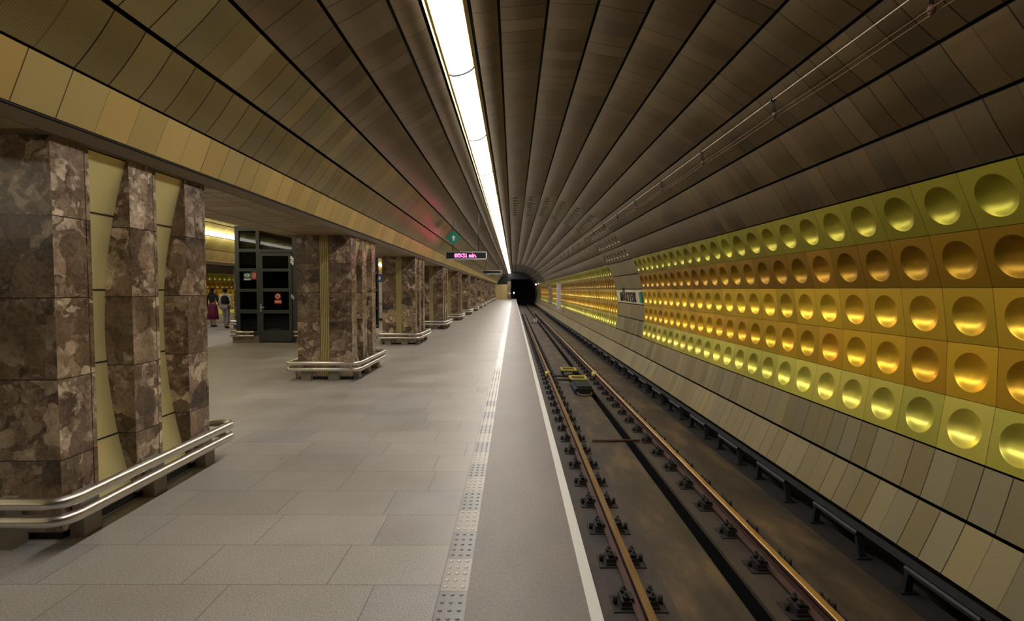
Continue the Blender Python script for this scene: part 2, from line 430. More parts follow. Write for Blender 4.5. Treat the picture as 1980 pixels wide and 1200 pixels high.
def dimple_panel_bits(mb, w=.505, hgt=.497, rd=.171, depth=.082, seg=40, rings=7, skirt=.02, M4=None, u=None):
    """a flat panel in local XY facing +Z with a spherical dimple pressed into it"""
    T = (lambda p: M4 @ Vector(p)) if M4 is not None else (lambda p: p)
    def sq(a):
        c, s_ = math.cos(a), math.sin(a); k = 1/max(abs(c)/(w/2), abs(s_)/(hgt/2)); return (c*k, s_*k)
    angs = [2*PI*k/seg for k in range(seg)]
    # snap corner angles
    ca = [math.atan2(sy*hgt/2, sx*w/2) % (2*PI) for sx, sy in ((1,1),(-1,1),(-1,-1),(1,-1))]
    for c in ca:
        i = min(range(seg), key=lambda k: abs(angs[k]-c)); angs[i] = c
    uvv = None
    def ring(pts): return mb.vs([T(p) for p in pts])
    o1 = ring([(sq(a)[0], sq(a)[1], -skirt) for a in angs]); o0 = ring([(sq(a)[0], sq(a)[1], 0) for a in angs])
    Rs = (rd*rd + depth*depth)/(2*depth)
    rs = []
    rs.append(ring([(rd*1.03*math.cos(a), rd*1.03*math.sin(a), 0) for a in angs]))
    rs.append(ring([(rd*math.cos(a), rd*math.sin(a), -.004) for a in angs]))
    amax = math.asin(min(1, rd/Rs))
    for i in range(1, rings):
        b = amax*(1 - i/rings); rr = Rs*math.sin(b); z = -.004 - (Rs*math.cos(b) - Rs*math.cos(amax))
        rs.append(ring([(rr*math.cos(a), rr*math.sin(a), z) for a in angs]))
    c = ring([(0, 0, -.004 - (Rs - Rs*math.cos(amax)))])[0]
    n = seg
    def q(ix): mb.face(ix, [u]*len(ix) if u else None)
    mb.smooth = False
    for k in range(n):
        j = (k+1) % n
        q([o1[k], o1[j], o0[j], o0[k]]); q([o0[k], o0[j], rs[0][j], rs[0][k]]); q([rs[0][k], rs[0][j], rs[1][j], rs[1][k]])
    mb.smooth = True
    for i in range(1, len(rs)-1):
        for k in range(n):
            j = (k+1) % n; q([rs[i][k], rs[i][j], rs[i+1][j], rs[i+1][k]])
    for k in range(n): q([rs[-1][k], rs[-1][(k+1) % n], c])
    mb.smooth = False
def panel_matrix(row_theta, y, cx=CX, mirror=None, r=R):
    x, z = circ(row_theta, r*math.cos(R_(4)), cx, None)
    nrm = Vector((-math.sin(row_theta), 0, -math.cos(row_theta)))
    lx = Vector((0, 1, 0)); ly = nrm.cross(lx)
    if mirror is not None:
        x = mirror - x; nrm.x = -nrm.x; lx = Vector((0, -1, 0)); ly = nrm.cross(lx)
    m = Matrix((lx, ly, nrm)).transposed().to_4x4(); m.translation = Vector((x, y, z)); return m

# ------------------------------------------------------------------ our tunnel: vault, fascia, plain wall
mb = MB(); mb.lip = 3
def gapstrip(mb, k, y0, y1, mat_i, dark_i):
    """vault strip k..k+1 with dimpled ceiling panels in the two gap zones"""
    z = [(y0, G1[0]), (G1[1], G2[0])]
    for a, b in z:
        mb.cur = mat_i; strip(mb, TH(k), TH(k+1), a, b, k)
    for a, b in (G1, G2):
        mb.cur = 4
        n = int(round((b-a)/.51))
        for i in range(n):
            dimple_panel_bits(mb, w=.507, hgt=.478, rd=.12, depth=.055, seg=16, rings=3, M4=panel_matrix(TH(k+.5), a+.51*(i+.5)), u=(k+.5, vv(a+.51*(i+.5))+.25))
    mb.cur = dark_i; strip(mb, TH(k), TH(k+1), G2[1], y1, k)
for k in range(-1, 4):                                   # left of the lamp: seams s1..s4 sit at indices 0..3
    mb.cur = 1 if k < 1 else 0
    t0 = TH(k) if k >= 0 else R_(-56.6)
    if k >= 3: t1 = R_(-21.4); strip(mb, TH(3), t1, Y_A, Y_B, k)
    else: strip(mb, t0, TH(k+1), Y_A, Y_B, k)
mb.cur = 0
strip(mb, R_(-14.2), TH(5), Y_A, Y_B, 4)                 # right flank of the lamp
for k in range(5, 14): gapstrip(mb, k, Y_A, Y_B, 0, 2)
vault = struct(mb.build('ceiling', [M['vault'], M['vault_perf'], M['vault_dark'], M['black'], M['ceildimple']]))
# shell behind the cladding, coloured black so the gaps read as shade
mb = MB()
n = 60
ts = [R_(-60) + (R_(120)-R_(-60))*i/n for i in range(n+1)]
A = mb.vs([(circ(t, R+.13)[0], Y_A, circ(t, R+.13)[1]) for t in ts]); B = mb.vs([(circ(t, R+.13)[0], Y_B+2, circ(t, R+.13)[1]) for t in ts])
for i in range(n): mb.face([A[i], A[i+1], B[i+1], B[i]])
struct(mb.build('ceiling', M['black']))

# plain wall panels: two lowest strips all along, rows 1-5 in the gap zones and behind the camera
mb = MB(); mb.lip = 3
for k in (19, 20):
    mb.cur = 1; strip(mb, TH(k), TH(k+1), Y_A, 10., k, bulge=.004); mb.cur = 0; strip(mb, TH(k), TH(k+1), 10., Y_B, k, bulge=.004)
for k in range(14, 19):
    for a, b in (G1, G2, (G2[1]+.51*32, Y_B), (Y_A, Y0C-.51*6-PZ)):
        mb.cur = 2 if (k == 16 and a == G1[0]) else 0
        strip(mb, TH(k), TH(k+1), a, b, k, bulge=.004)
# pressed gold panels that lie outside the frame, beside the camera
mb2 = [MB() for _ in range(5)]
struct(mb.build('wall_right', [M['wallplain'], M['wallperf'], M['cream'], M['black']]))
for r in range(5):
    for c in (-5, -4, -3): dimple_panel_bits(mb2[r], M4=panel_matrix(TH(14.5+r), Y0C+.51*c))
    struct(mb2[r].build('wall_right', M['row%d' % (r+1)]))

# ------------------------------------------------------------------ gold dimpled panels
pm = MB(); dimple_panel_bits(pm)
hi = [pm.mesh('dimpled_panel', M['row%d' % (r+1)]) for r in range(5)]
pm = MB(); dimple_panel_bits(pm, seg=20, rings=4)
lo = [pm.mesh('dimpled_panel', M['row%d' % (r+1)]) for r in range(5)]
rowname = ['yellow-green', 'dark orange', 'golden', 'orange-gold', 'pale yellow']
rowpos = ['top row', 'second row from the top', 'middle row', 'second row from the bottom', 'bottom row']
def ordn(n):
    return '%d%s' % (n, 'th' if 10 <= n % 100 <= 20 else {1: 'st', 2: 'nd', 3: 'rd'}.get(n % 10, 'th'))
for r in range(5):
    for c in range(-2, 22):
        o = link('dimpled_panel', hi[r] if c < 8 else lo[r], None, panel_matrix(TH(14.5+r), Y0C+.51*c))
        tag(o, '%s dimpled wall panel, %s, %s from the right edge' % (rowname[r], rowpos[r], ordn(c+3)), 'wall panel', '%s dimpled wall panels in the %s of the near section' % (rowname[r], rowpos[r]))
    for c in range(36):
        o = link('dimpled_panel', lo[r], None, panel_matrix(TH(14.5+r), G1[1]+.51*(c+.5)))
        tag(o, '%s dimpled wall panel, %s, beyond the station name' % (rowname[r], rowpos[r]), 'wall panel', '%s dimpled wall panels in the %s past the station name' % (rowname[r], rowpos[r]))
    mb = MB()
    for c in list(range(36, 66)): dimple_panel_bits(mb, seg=12, rings=2, M4=panel_matrix(TH(14.5+r), G1[1]+.51*(c+.5)))
    for c in range(32): dimple_panel_bits(mb, seg=12, rings=2, M4=panel_matrix(TH(14.5+r), G2[1]+.51*(c+.5)))
    o = mb.build('dimpled_panel', M['row%d' % (r+1)])
    tag(o, 'continuous band of tiny %s dimpled panels at the far end, %s' % (rowname[r], rowpos[r]), 'wall panel', '%s dimpled wall panels in the %s past the station name' % (rowname[r], rowpos[r]), 'stuff')

# ------------------------------------------------------------------ fascia + soffit + hall + far tunnel shells
FT = circ(R_(-56.6)); FB = (-2.665, 2.547)
MIR = -13.82                                           # x -> MIR - x swaps our platform with the opposite one
HX = -6.91
def quadstrip(mb, a, b, y0, y1, u, pitch=.2775):
    A = mb.vs([(a[0], y0, a[1]), (b[0], y0, b[1]), (b[0], y1, b[1]), (a[0], y1, a[1])])
    mb.face(A, [(u, y0/pitch), (u+.9, y0/pitch), (u+.9, y1/pitch), (u, y1/pitch)])
mb = MB()
quadstrip(mb, FT, FB, Y_A, Y_B, 0)
quadstrip(mb, (MIR-FT[0], FT[1]), (MIR-FB[0], FB[1]), Y_A, Y_B, 5)
mb.cur = 0
HL = (-9.84, -3.98)
quadstrip(mb, (HL[1]+.12*-1, 2.825), (HL[1], 2.50), Y_A, Y_B, 11)
quadstrip(mb, (HL[0]+.12, 2.825), (HL[0], 2.50), Y_A, Y_B, 17)
struct(mb.build('trim_1', M['fascia']))
mb = MB()                                              # thin dark shadow-gap bead and sloping lip under the fascia
for sgn in (0, 1):
    X = (lambda x: x) if not sgn else (lambda x: MIR-x)
    mb.cur = 1
    mb.box(*sorted((X(FB[0]-.004), X(FB[0]-.03))), Y_A, Y_B, 2.535, 2.55)
    mb.cur = 0
    quadstrip(mb, (X(FB[0]-.03), 2.537), (X(-2.76), 2.478), Y_A, Y_B, 0)
    A = mb.vs([(X(FT[0]), Y_A, FT[1]+.02), (X(FT[0]), Y_B, FT[1]+.02)])
struct(mb.build('trim_2', [M['soffitplain'], M['black']]))
PX0, PX1 = -3.72, -2.78
PY = 3.136; PP = 5.77; PL = 1.565; NP = 15
mb = MB()
for sgn in (0, 1):
    a, b = (-3.98, -2.755) if not sgn else (MIR+2.755, MIR+3.98)
    edges = [Y_A]
    for k in range(-1, NP): edges += [PY+PP*k-.12, PY+PP*k+PL+.12]
    edges.append(Y_B)
    for i in range(len(edges)-1):
        mb.cur = i % 2
        mb.box(a, b, edges[i], edges[i+1], 2.478, 2.80)
struct(mb.build('ceiling', [M['soffit'], M['soffitplain']]))
# hall vault
mb = MB(); mb.lip = 1
for i in range(14):
    t0 = R_(-56 + 8*i); strip(mb, t0, t0+R_(8), Y_A, Y_B, i, cx=HX)
struct(mb.build('ceiling', [M['hall'], M['black']]))
# opposite tunnel
mb = MB(); mb.lip = 1
for k in range(-1, 14):
    mb.cur = 0
    if k == 3: strip(mb, TH(3), R_(-21.4), Y_A, Y_B, k, mirror=MIR); continue
    if k == 4: strip(mb, R_(-14.2), TH(5), Y_A, Y_B, k, mirror=MIR); continue
    strip(mb, TH(k) if k >= 0 else R_(-56.6), TH(k+1), Y_A, Y_B, k, mirror=MIR)
struct(mb.build('ceiling', [M['vault'], M['black']]))
cA, cB = 46, 62                                        # columns of the opposite wall seen between the pillars
yA, yB = Y0C+.51*(cA-.5), Y0C+.51*(cB-.5)
mb = MB()
for k in (19, 20): strip(mb, TH(k), TH(k+1), Y_A, Y_B, k, mirror=MIR)
struct(mb.build('wall_left', M['wallplain']))
for r in range(5):
    mb = MB()
    strip(mb, TH(14+r), TH(15+r), Y_A, yA, 14+r, mirror=MIR); strip(mb, TH(14+r), TH(15+r), yB, Y_B, 14+r, mirror=MIR)
    struct(mb.build('wall_left', M['row%d' % (r+1)]))
    for c in range(cA, cB):
        o = link('dimpled_panel', lo[r], None, panel_matrix(TH(14.5+r), Y0C+.51*c, mirror=MIR))
        tag(o, '%s dimpled panel, %s, wall behind the people' % (rowname[r], rowpos[r]), 'wall panel', '%s dimpled panels in the %s of the opposite wall' % (rowname[r], rowpos[r]))
mb = MB()
A = mb.vs([(circ(t, R+.13, mirror=MIR)[0], Y_A, circ(t, R+.13)[1]) for t in ts]); B = mb.vs([(circ(t, R+.13, mirror=MIR)[0], Y_B, circ(t, R+.13)[1]) for t in ts])
for i in range(n): mb.face([A[i], B[i], B[i+1], A[i+1]])
ts2 = [R_(-64 + 128*i/30) for i in range(31)]
A = mb.vs([(HX+(R+.13)*math.sin(t), Y_A, CZ+(R+.13)*math.cos(t)) for t in ts2]); B = mb.vs([(HX+(R+.13)*math.sin(t), Y_B, CZ+(R+.13)*math.cos(t)) for t in ts2])
for i in range(30): mb.face([A[i], A[i+1], B[i+1], B[i]])
struct(mb.build('ceiling', M['black']))

# ------------------------------------------------------------------ floors
def flat(name, x0, x1, y0, y1, z, th, m):
    return struct(MB().box(x0, x1, y0, y1, z-th, z).build(name, m))
TX0, TX1 = -.385, -.235
flat('floor', MIR-TX0, TX0, Y_A, Y_B, 0, .2, M['floor'])
flat('floor', TX1, .365, Y_A, Y_B, 0, .2, M['edge'])
flat('floor', .365, .425, Y_A, Y_B, .001, .2, M['white'])
flat('floor', MIR-.425, MIR-TX0, Y_A, Y_B, 0, .2, M['edge'])
# tactile strip
def tact_mat():
    m, nt, b = mat('tactile_tiles'); g = G(nt)
    tc = g.n('ShaderNodeTexCoord').outputs['Object']; p = g.sep(tc)
    t = g.m('DIVIDE', g.m('SUBTRACT', p[1], 2.61), .3265); f = g.m('FLOOR', t); fr = g.m('FRACT', t)
    par = g.m('GREATER_THAN', g.m('FRACT', g.m('MULTIPLY', f, .5)), .25)
    w = g.wn(g.comb(f, 0., 0.))[0]
    far = g.m('LESS_THAN', p[1], 7.2)
    dk = g.mix(w, (.135, .125, .122), (.19, .175, .165)); lt = g.mix(w, (.25, .205, .17), (.30, .255, .21))
    col = g.mix(g.m('MULTIPLY', par, far), lt, dk)
    d = g.m('MINIMUM', fr, g.m('SUBTRACT', 1., fr)); line = g.m('LESS_THAN', d, .012)
    ex = g.m('LESS_THAN', g.m('ABSOLUTE', g.m('ADD', p[0], .382)), .004)
    col = g.mix(g.m('MULTIPLY', g.m('MAXIMUM', line, ex), .7), col, (.05, .04, .035))
    n = g.noise(tc, 50, 4)[0]; k = g.rng(n, .3, .7, .85, 1.15); col = g.mix(1., col, g.comb(k, k, k), 'MULTIPLY')
    g.l(col, b.inputs['Base Color']); b.inputs['Roughness'].default_value = .38; return m
M['tact'] = tact_mat(); M['stud'] = simple('glint_stud', (.48, .43, .38), .4, .4)  # pale stud colour carries the glint of the domes
mb = MB(); mb.box(TX0, TX1, Y_A, Y_B, -.2, .001)
y = 1.63
for ti in range(26):
    yy = 2.61 + .3265*(ti-3)
    for a in range(3):
        for b_ in range(5):
            cx_, cy_ = TX0+.03+.045*a, yy+.035+.064*b_
            mb.cur = 1 if ti % 2 else 0
            o1 = mb.vs([(cx_+.011*math.cos(PI*k/4), cy_+.011*math.sin(PI*k/4), .001) for k in range(8)])
            o2 = mb.vs([(cx_+.006*math.cos(PI*k/4), cy_+.006*math.sin(PI*k/4), .006) for k in range(8)])
            mb.smooth = True
            for k in range(8): mb.face([o1[k], o1[(k+1) % 8], o2[(k+1) % 8], o2[k]])
            mb.smooth = False; mb.face(o2)
struct(mb.build('trim_3', [M['tact'], M['stud']]))
# platform edge face, pit, plinths, drain
flat('floor', -.30, .34, Y_A, Y_B, -.2, 1.1, M['dark'])
ZB = -1.30
mb = MB()
mb.cur = 0; mb.box(.34, 2.08, Y_A, Y_B+10, ZB-.2, ZB); mb.box(2.27, 3.60, Y_A, Y_B+10, ZB-.2, ZB)
mb.cur = 2; mb.box(2.08, 2.27, Y_A, Y_B+10, ZB-.6, ZB-.34); mb.box(2.08, 2.095, Y_A, Y_B+10, ZB-.34, ZB-.004); mb.box(2.25, 2.272, Y_A, Y_B+10, ZB-.34, ZB-.012)  # near-black bottom and added side liners paint the channel's shade
mb.cur = 1
mb.box(.72, 1.46, Y_A, Y_B+10, ZB-.1, ZB+.003); mb.box(2.275, 2.95, Y_A, Y_B+10, ZB-.1, ZB+.003)
mb.cur = 3; mb.box(3.60, 4.6, Y_A, Y_B+10, ZB-.2, ZB-.03)
mb.cur = 3; mb.box(3.56, 3.62, Y_A, Y_B+10, ZB, ZB+.012)
struct(mb.build('floor', [M['bed'], M['bed2'], M['trench'], M['dirt']]))
flat('floor', MIR-4.6, MIR-.425, Y_A, Y_B, ZB, .2, M['bed'])
struct(MB().box(4.25, 4.35, Y_A, Y_B, ZB-.2, CZ-1.3).build('wall_right', M['black']))  # black sheet stands for the dark void under the cladding
struct(MB().box(MIR-4.35, MIR-4.25, Y_A, Y_B, ZB-.2, CZ-1.3).build('wall_left', M['black']))

# ------------------------------------------------------------------ rails
RX = (1.126, 2.633); RT = -1.10
prof = [(-.07, -.165), (.07, -.165), (.07, -.150), (.012, -.135), (.010, -.045), (.036, -.035), (.036, -.006), (.028, 0), (-.028, 0), (-.036, -.006), (-.036, -.035), (-.010, -.045), (-.012, -.135), (-.07, -.150)]
for i, x in enumerate(RX):
    o = MB().prism([(x+a, RT+b) for a, b in prof][::-1], 'y', Y_A, Y_B+8).build('rail', M['rail'])
    tag(o, 'rusty steel running rail %s' % ('nearest the platform edge' if i == 0 else 'on the wall side of the track, beside the drain channel'), 'rail', 'running rails')
# fasteners
f0 = empty('rail_fastener', (RX[0], 2.3, ZB+.002))
MB().box(-.24, .24, -.13, .13, -.001, .012).box(-.17, .17, -.10, .10, .012, .032).build('base_plate', M['dirt'], f0)
for s_ in (-1, 1):
    q = MB(); q.box(*sorted((s_*.074, s_*.165)), -.085, .085, .032, .075)
    q.box(*sorted((s_*.048, s_*.11)), -.055, .055, .066, .088)
    q.build('clip', M['dirt'], f0)
    q = MB()
    for yy in (-.05, .05):
        q.tube([(s_*.12, yy, .06), (s_*.12, yy, .15)], .016, 8); q.tube([(s_*.12, yy, .09), (s_*.12, yy, .118)], .032, 6)
    q.tube([(s_*.205, 0, .012), (s_*.205, 0, .085)], .022, 6)
    q.build('bolt', M['dirt'], f0)
ft = tree(f0)
lab = ['black bolted fastener holding down the rail nearest the platform', 'black bolted fastener holding down the rail on the wall side']
first = True
for i, x in enumerate(RX):
    for k in range(80):
        yy = 2.29 + .735*k + (.1 if i == 0 else 0)
        if yy > 60: break
        if first: o = f0; o.location = (x, yy, ZB+.002); first = False
        elif yy < 30: o = copy_tree(f0, ft, (x, yy, ZB+.002))
        else: o = copy_tree(f0, ft[:3], (x, yy, ZB+.002))
        tag(o, lab[i], 'rail fastener', ['fasteners along the platform-side rail', 'fasteners along the wall-side rail'][i])

# third rail, its cover brackets and lying cable
b0 = empty('conductor_rail_bracket', (3.74, 4.42, ZB-.03))
q = MB(); q.prism([(-.05, .23), (.05, .23), (.05, .26), (.03, .285), (-.03, .285), (-.05, .26)][::-1], 'y', -.40, .40); q.build('cover_bar', M['blackmetal'], b0)
for s_ in (-1, 1):
    q = MB(); q.prism([(s_*.36, .23), (s_*.40, .23), (s_*.46, 0), (s_*.40, 0)] if s_ > 0 else [(-.40, .23), (-.36, .23), (-.40, 0), (-.46, 0)], 'x', -.035, .035)
    q.box(-.09, .09, s_*.43-.05, s_*.43+.05, 0, .02)
    q.build('leg', M['blackmetal'], b0)
bt = tree(b0)
for k in range(-1, 38):
    yy = 4.42 + 1.49*k
    o = b0 if k == -1 else copy_tree(b0, bt)
    o.location = (3.74, yy, ZB-.03)
    if 0 <= k < 6: tag(o, 'black trestle-like bracket at the foot of the wall, %s from the lower right corner' % ordn(k+1), 'rail bracket', 'black brackets along the foot of the wall')
    else: tag(o, 'small dark bracket far along the foot of the wall', 'rail bracket', 'black brackets along the foot of the wall')
q = MB(); q.box(3.94, 4.00, Y_A, 88, ZB-.03, ZB+.09); q.box(3.92, 4.02, Y_A, 88, ZB+.09, ZB+.12)
tag(q.build('conductor_rail', M['blackmetal']), 'black conductor rail running under the bottom edge of the wall cladding', 'rail')
q = MB(); q.tube([(1.47, 9.62, ZB+.03), (2.0, 9.66, ZB+.02), (2.36, 9.60, ZB+.035)], .022, 8)
tag(q.build('cross_pipe', M['rail']), 'thin rusty pipe lying across the track bed near the drain', 'pipe')
q = MB(); q.tube([(1.47, 44, ZB+.04), (2.42, 44, ZB+.04)], .03, 6)
tag(q.build('cross_pipe', M['rail']), 'distant thin pipe across the track bed by the white markers', 'pipe')

# track-side apparatus with yellow frames
a0 = empty('track_magnet', (1.93, 14.6, ZB))
q = MB(); q.prism([(-.26, 0), (.26, 0), (.26, .12), (.2, .16), (-.2, .16), (-.26, .12)][::-1], 'y', -.55, .6); q.build('housing', M['black'], a0)
q = MB(); q.box(-.18, .22, -.45, .45, .16, .20); q.build('lid', M['black'], a0)
q = MB(); q.tube([(-.2, -.55, .05), (-.16, -.75, .03), (0, -.84, .03), (.17, -.75, .03), (.2, -.55, .05)], .022, 8); q.build('cable', M['insul'], a0)
tag(a0, 'black boxy track device with a cable loop, before the yellow frames', 'track device')
for i, (xx, y0, lb) in enumerate(((1.95, 15.3, 'nearer yellow-painted metal frame between the rails, just behind the black box'), (1.84, 17.0, 'farther yellow-painted metal frame between the rails'))):
    e = empty('sensor_frame', (xx, y0, ZB))
    q = MB(); w_, l_ = .25, .62
    for b4 in ((-w_, w_, 0, .06), (-w_, w_, l_-.06, l_), (-w_, -w_+.05, .06, l_-.06), (w_-.05, w_, .06, l_-.06)): q.box(*b4, .17, .215)
    q.build('frame', M['yellow'], e)
    q = MB(); q.box(-w_+.05, w_-.05, .06, l_-.06, .13, .18); q.build('plate', M['dirt'], e)
    for sx in (-1, 1):
        for sy in (.05, l_-.05): MB().box(sx*.2-.025, sx*.2+.025, sy-.025, sy+.025, 0, .17).build('leg', M['black'], e)
    tag(e, lb, 'sensor frame', 'yellow frames on the track bed')
for i, x in enumerate(RX):
    s_ = -1 if i == 0 else -1
    q = MB(); q.prism([(x-.10, RT-.13), (x-.042, RT-.10), (x-.042, RT-.008), (x-.09, RT-.03)][::-1], 'y', 16.52-.1*i, 16.92-.1*i)
    q.box(x-.04, x+.04, 16.55-.1*i, 16.85-.1*i, RT-.006 + .006, RT+.010)
    tag(q.build('rail_clamp', M['yellow']), 'yellow clamp on the rail %s beside the yellow frames' % ('nearest the platform' if i == 0 else 'on the wall side'), 'rail clamp', 'yellow rail clamps')
q = MB()
for yy in (15.9, 16.6): q.tube([(1.2, yy, ZB+.09), (1.72, yy-.1, ZB+.09)], .03, 8)
tag(q.build('linkage_rod', M['dirt']), 'dark pair of linkage rods from the platform-side rail to the yellow frames', 'rod')
for xx, lb in ((1.86, 'left of the two small white marker plates standing on the distant track bed'), (2.03, 'right of the two small white marker plates standing on the distant track bed')):
    e = MB().prism([(xx-.055, ZB), (xx+.055, ZB), (xx+.055, ZB+.30), (xx+.03, ZB+.34), (xx-.03, ZB+.34), (xx-.055, ZB+.30)][::-1], 'y', 46, 46.05).build('marker_plate', M['signwhite'])
    tag(e, lb, 'marker', 'white markers on the track')

# ------------------------------------------------------------------ pillars
def gdepth(z): return max(.012, .205*(1-((z-1.25)/1.27)**2))
PC = (PX0+PX1)/2; HW = (PX1-PX0)/2
def make_pillar():
    root = empty('marble_pillar', (PC, PY, 0))
    # plan outline, local: x right +HW faces the platform, y from 0 to PL
    lf, st, pit = .245, .292, .637; gd = .23
    side = []                                   # going up in y on the +x side
    for k in range(3):
        y0 = pit*k
        side += [(HW, y0), (HW, y0+lf), (HW-.035, y0+lf), (HW-.035, y0+lf+.015), (HW-.006, y0+lf+.015)]
        if k < 2: side += [(HW-.006, y0+st), (HW-gd, y0+st), (HW-gd, y0+pit)]
        else: side += [(HW-.006, PL)]
    sw = .082; sd = .02
    back = [(sw, PL), (sw, PL-sd), (-sw, PL-sd), (-sw, PL)]
    other = [(-x, y) for x, y in reversed(side)]
    frontn = [(-sw, 0), (-sw, sd), (sw, sd), (sw, 0)]
    poly = side + back + other + frontn
    q = MB(); q.prism(poly, 'z', 0.055, 2.478); q.build('marble_body', M['marble'], root)
    q = MB(); q.box(-HW+.03, HW-.03, .03, PL-.03, 0, .055); q.build('plinth', M['plinth'], root)
    # gold hourglass panels in the flutes
    joints = (.5, 1.03, 1.55, 2.08)
    for sx in (1, -1):
        for k in range(2):
            y0, y1 = pit*k+st+.001, pit*(k+1)-.001
            q = MB(); zs = [.06 + (2.47-.06)*i/48 for i in range(49)]
            def col(yy): return q.vs([(sx*(HW-gdepth(z)), yy, z) for z in zs])
            A, B = col(y0), col(y1)
            Bk = q.vs([(sx*(HW-gd+.001), y0, z) for z in zs]); Bl = q.vs([(sx*(HW-gd+.001), y1, z) for z in zs])
            q.smooth = True
            for i in range(48):
                ix = [A[i], B[i], B[i+1], A[i+1]] if sx > 0 else [A[i], A[i+1], B[i+1], B[i]]
                q.face(ix)
            q.smooth = False
            gp = q.build('gold_panel', M['goldpanel'], root)
            q = MB()
            for zj in joints:
                xx = HW-gdepth(zj); q.box(*sorted((sx*xx-.0035, sx*xx+.0035)), y0, y1, zj-.005, zj+.005)
            q.build('joint', M['black'], gp)
    for yf, dr in ((0, 1), (PL, -1)):
        q = MB(); q.box(-sw+.004, sw-.004, *sorted((yf+dr*.019, yf+dr*.010)), .055, 2.478)
        for i in range(5):
            xc = -sw+.004+.0156*(1+i*2); xc = -.0624 + i*.0312
            q.box(xc-.009, xc+.009, *sorted((yf+dr*.010, yf-dr*.004)), .055, 2.478)
        q.build('ribbed_strip', M['ribs'], root)
    # steel guard rails
    ox, oy0, oy1, rad = HW+.165, -.175, PL+.11, .11
    for zz in (.304, .20):
        pts = []
        for cx_, cy_, a0_ in ((ox-rad, oy1-rad, 0), (-ox+rad+.04, oy1-rad, 90), (-ox+rad+.04, oy0+rad, 180), (ox-rad, oy0+rad, 270)):
            for j in range(7):
                a = R_(a0_+15*j); pts.append((cx_+rad*math.cos(a), cy_+rad*math.sin(a), zz))
        q = MB(); q.tube(pts, .036, 12, closed=True); q.build('guard_rail', M['steel'], root)
    br = []
    for xx in (-.30, .17): br += [(xx, -.055, .085, .055), (xx, PL+.03, .085, .03)]
    for yy in (.12, .757, 1.40): br += [(HW+.045, yy, .045, .07), (-HW-.035, yy, .035, .07)]
    for cx_, cy_, hx, hy in br:
        q = MB(); q.box(cx_-hx, cx_+hx, cy_-hy, cy_+hy, 0, .165); q.box(cx_-hx*.6, cx_+hx*.6, cy_-hy, cy_+hy, .165, .285)
        q.build('bracket', M['bracket'], root)
    return root
p0 = make_pillar(); pt = tree(p0)
names = ['nearest brown marble pillar, at the left edge of the photo', 'second brown marble pillar along the platform, beside the glass door', 'third brown marble pillar along the platform', 'fourth brown marble pillar along the platform, under the red display', 'fifth brown marble pillar along the platform', 'sixth brown marble pillar along the platform', 'seventh brown marble pillar along the platform', 'eighth brown marble pillar along the platform', 'ninth brown marble pillar along the platform', 'tenth brown marble pillar along the platform', 'eleventh brown marble pillar along the platform', 'twelfth brown marble pillar along the platform', 'thirteenth brown marble pillar along the platform, farthest one visible', 'fourteenth brown marble pillar along the platform, beside the tan end wall']
for k, nm in enumerate(names):
    o = p0 if k == 0 else copy_tree(p0, pt)
    o.location = (PC, PY+PP*k, 0)
    tag(o, nm, 'pillar', 'marble pillars along the platform')
for k, nm in ((2, 'pillar across the hall'), (3, 'marble pillar across the hall, half hidden by the glass enclosure, beside the walking people'), (4, 'marble pillar across the hall, glimpsed beyond the glass enclosure'), (5, 'marble pillar across the hall behind the third platform pillar')):
    if k == 2: continue
    o = copy_tree(p0, pt); o.location = (MIR-PC, PY+PP*k+PL, 0); o.rotation_euler.z = PI
    tag(o, nm, 'pillar', 'marble pillars across the hall')

# ------------------------------------------------------------------ lamps
TL = R_(-17.8)
lc = Vector((CX + (R-.0)*math.sin(TL), 0, CZ + R*math.cos(TL)))
nin = Vector((-math.sin(TL), 0, -math.cos(TL))); tan_ = Vector((math.cos(TL), 0, -math.sin(TL)))
LU = 2.81
def lamp_parts(root):
    q = MB(); y0, y1 = .012, LU-.012; n_ = 10
    def P(f, y, k=1): a = PI*f; return tan_*(-.152*math.cos(a)) + nin*(.045*math.sin(a)*k + .01) + Vector((0, y, 0))
    A = q.vs([P(i/n_, y0) for i in range(n_+1)]); B = q.vs([P(i/n_, y1) for i in range(n_+1)])
    q.smooth = True
    for i in range(n_): q.face([A[i], A[i+1], B[i+1], B[i]])
    q.smooth = False; q.face(A[::-1]); q.face(B)
    q.build('diffuser', M['lamp'], root)
    q = MB()
    for s_ in (-1, 1):
        c = tan_*(s_*.185) + Vector((0, LU/2, 0)) - nin*.01
        q.obox(c, tan_*.022 + nin*(-.012*1), Vector((0, LU/2, 0)), nin*.006)
        q.obox(tan_*(s_*.162)+Vector((0, LU/2, 0)) - nin*.012, tan_*.004, Vector((0, LU/2, 0)), nin*.022)
    q.obox(-nin*.05 + Vector((0, LU/2, 0)), tan_*.2, Vector((0, LU/2, 0)), nin*.005)
    q.build('housing', M['lampgold'], root)
    q = MB(); pts = [P(i/n_, 0) + nin*.016 for i in range(n_+1)]; q.tube(pts, .014, 6)
    q.build('end_clip', M['blackmetal'], root)
l0 = empty('ceiling_lamp', lc + Vector((0, 6.49, 0))); lamp_parts(l0); lt = tree(l0)
for k in range(-2, 30):
    o = l0 if k == 0 else copy_tree(l0, lt)
    o.location = lc + Vector((0, 6.49+LU*k, 0))
    tag(o, ('long glowing white ceiling light, %s from the top of the photo in the lamp line' % ordn(k+2)) if -1 <= k < 7 else 'distant glowing section of the ceiling lamp line', 'ceiling light', 'ceiling lights in one line')
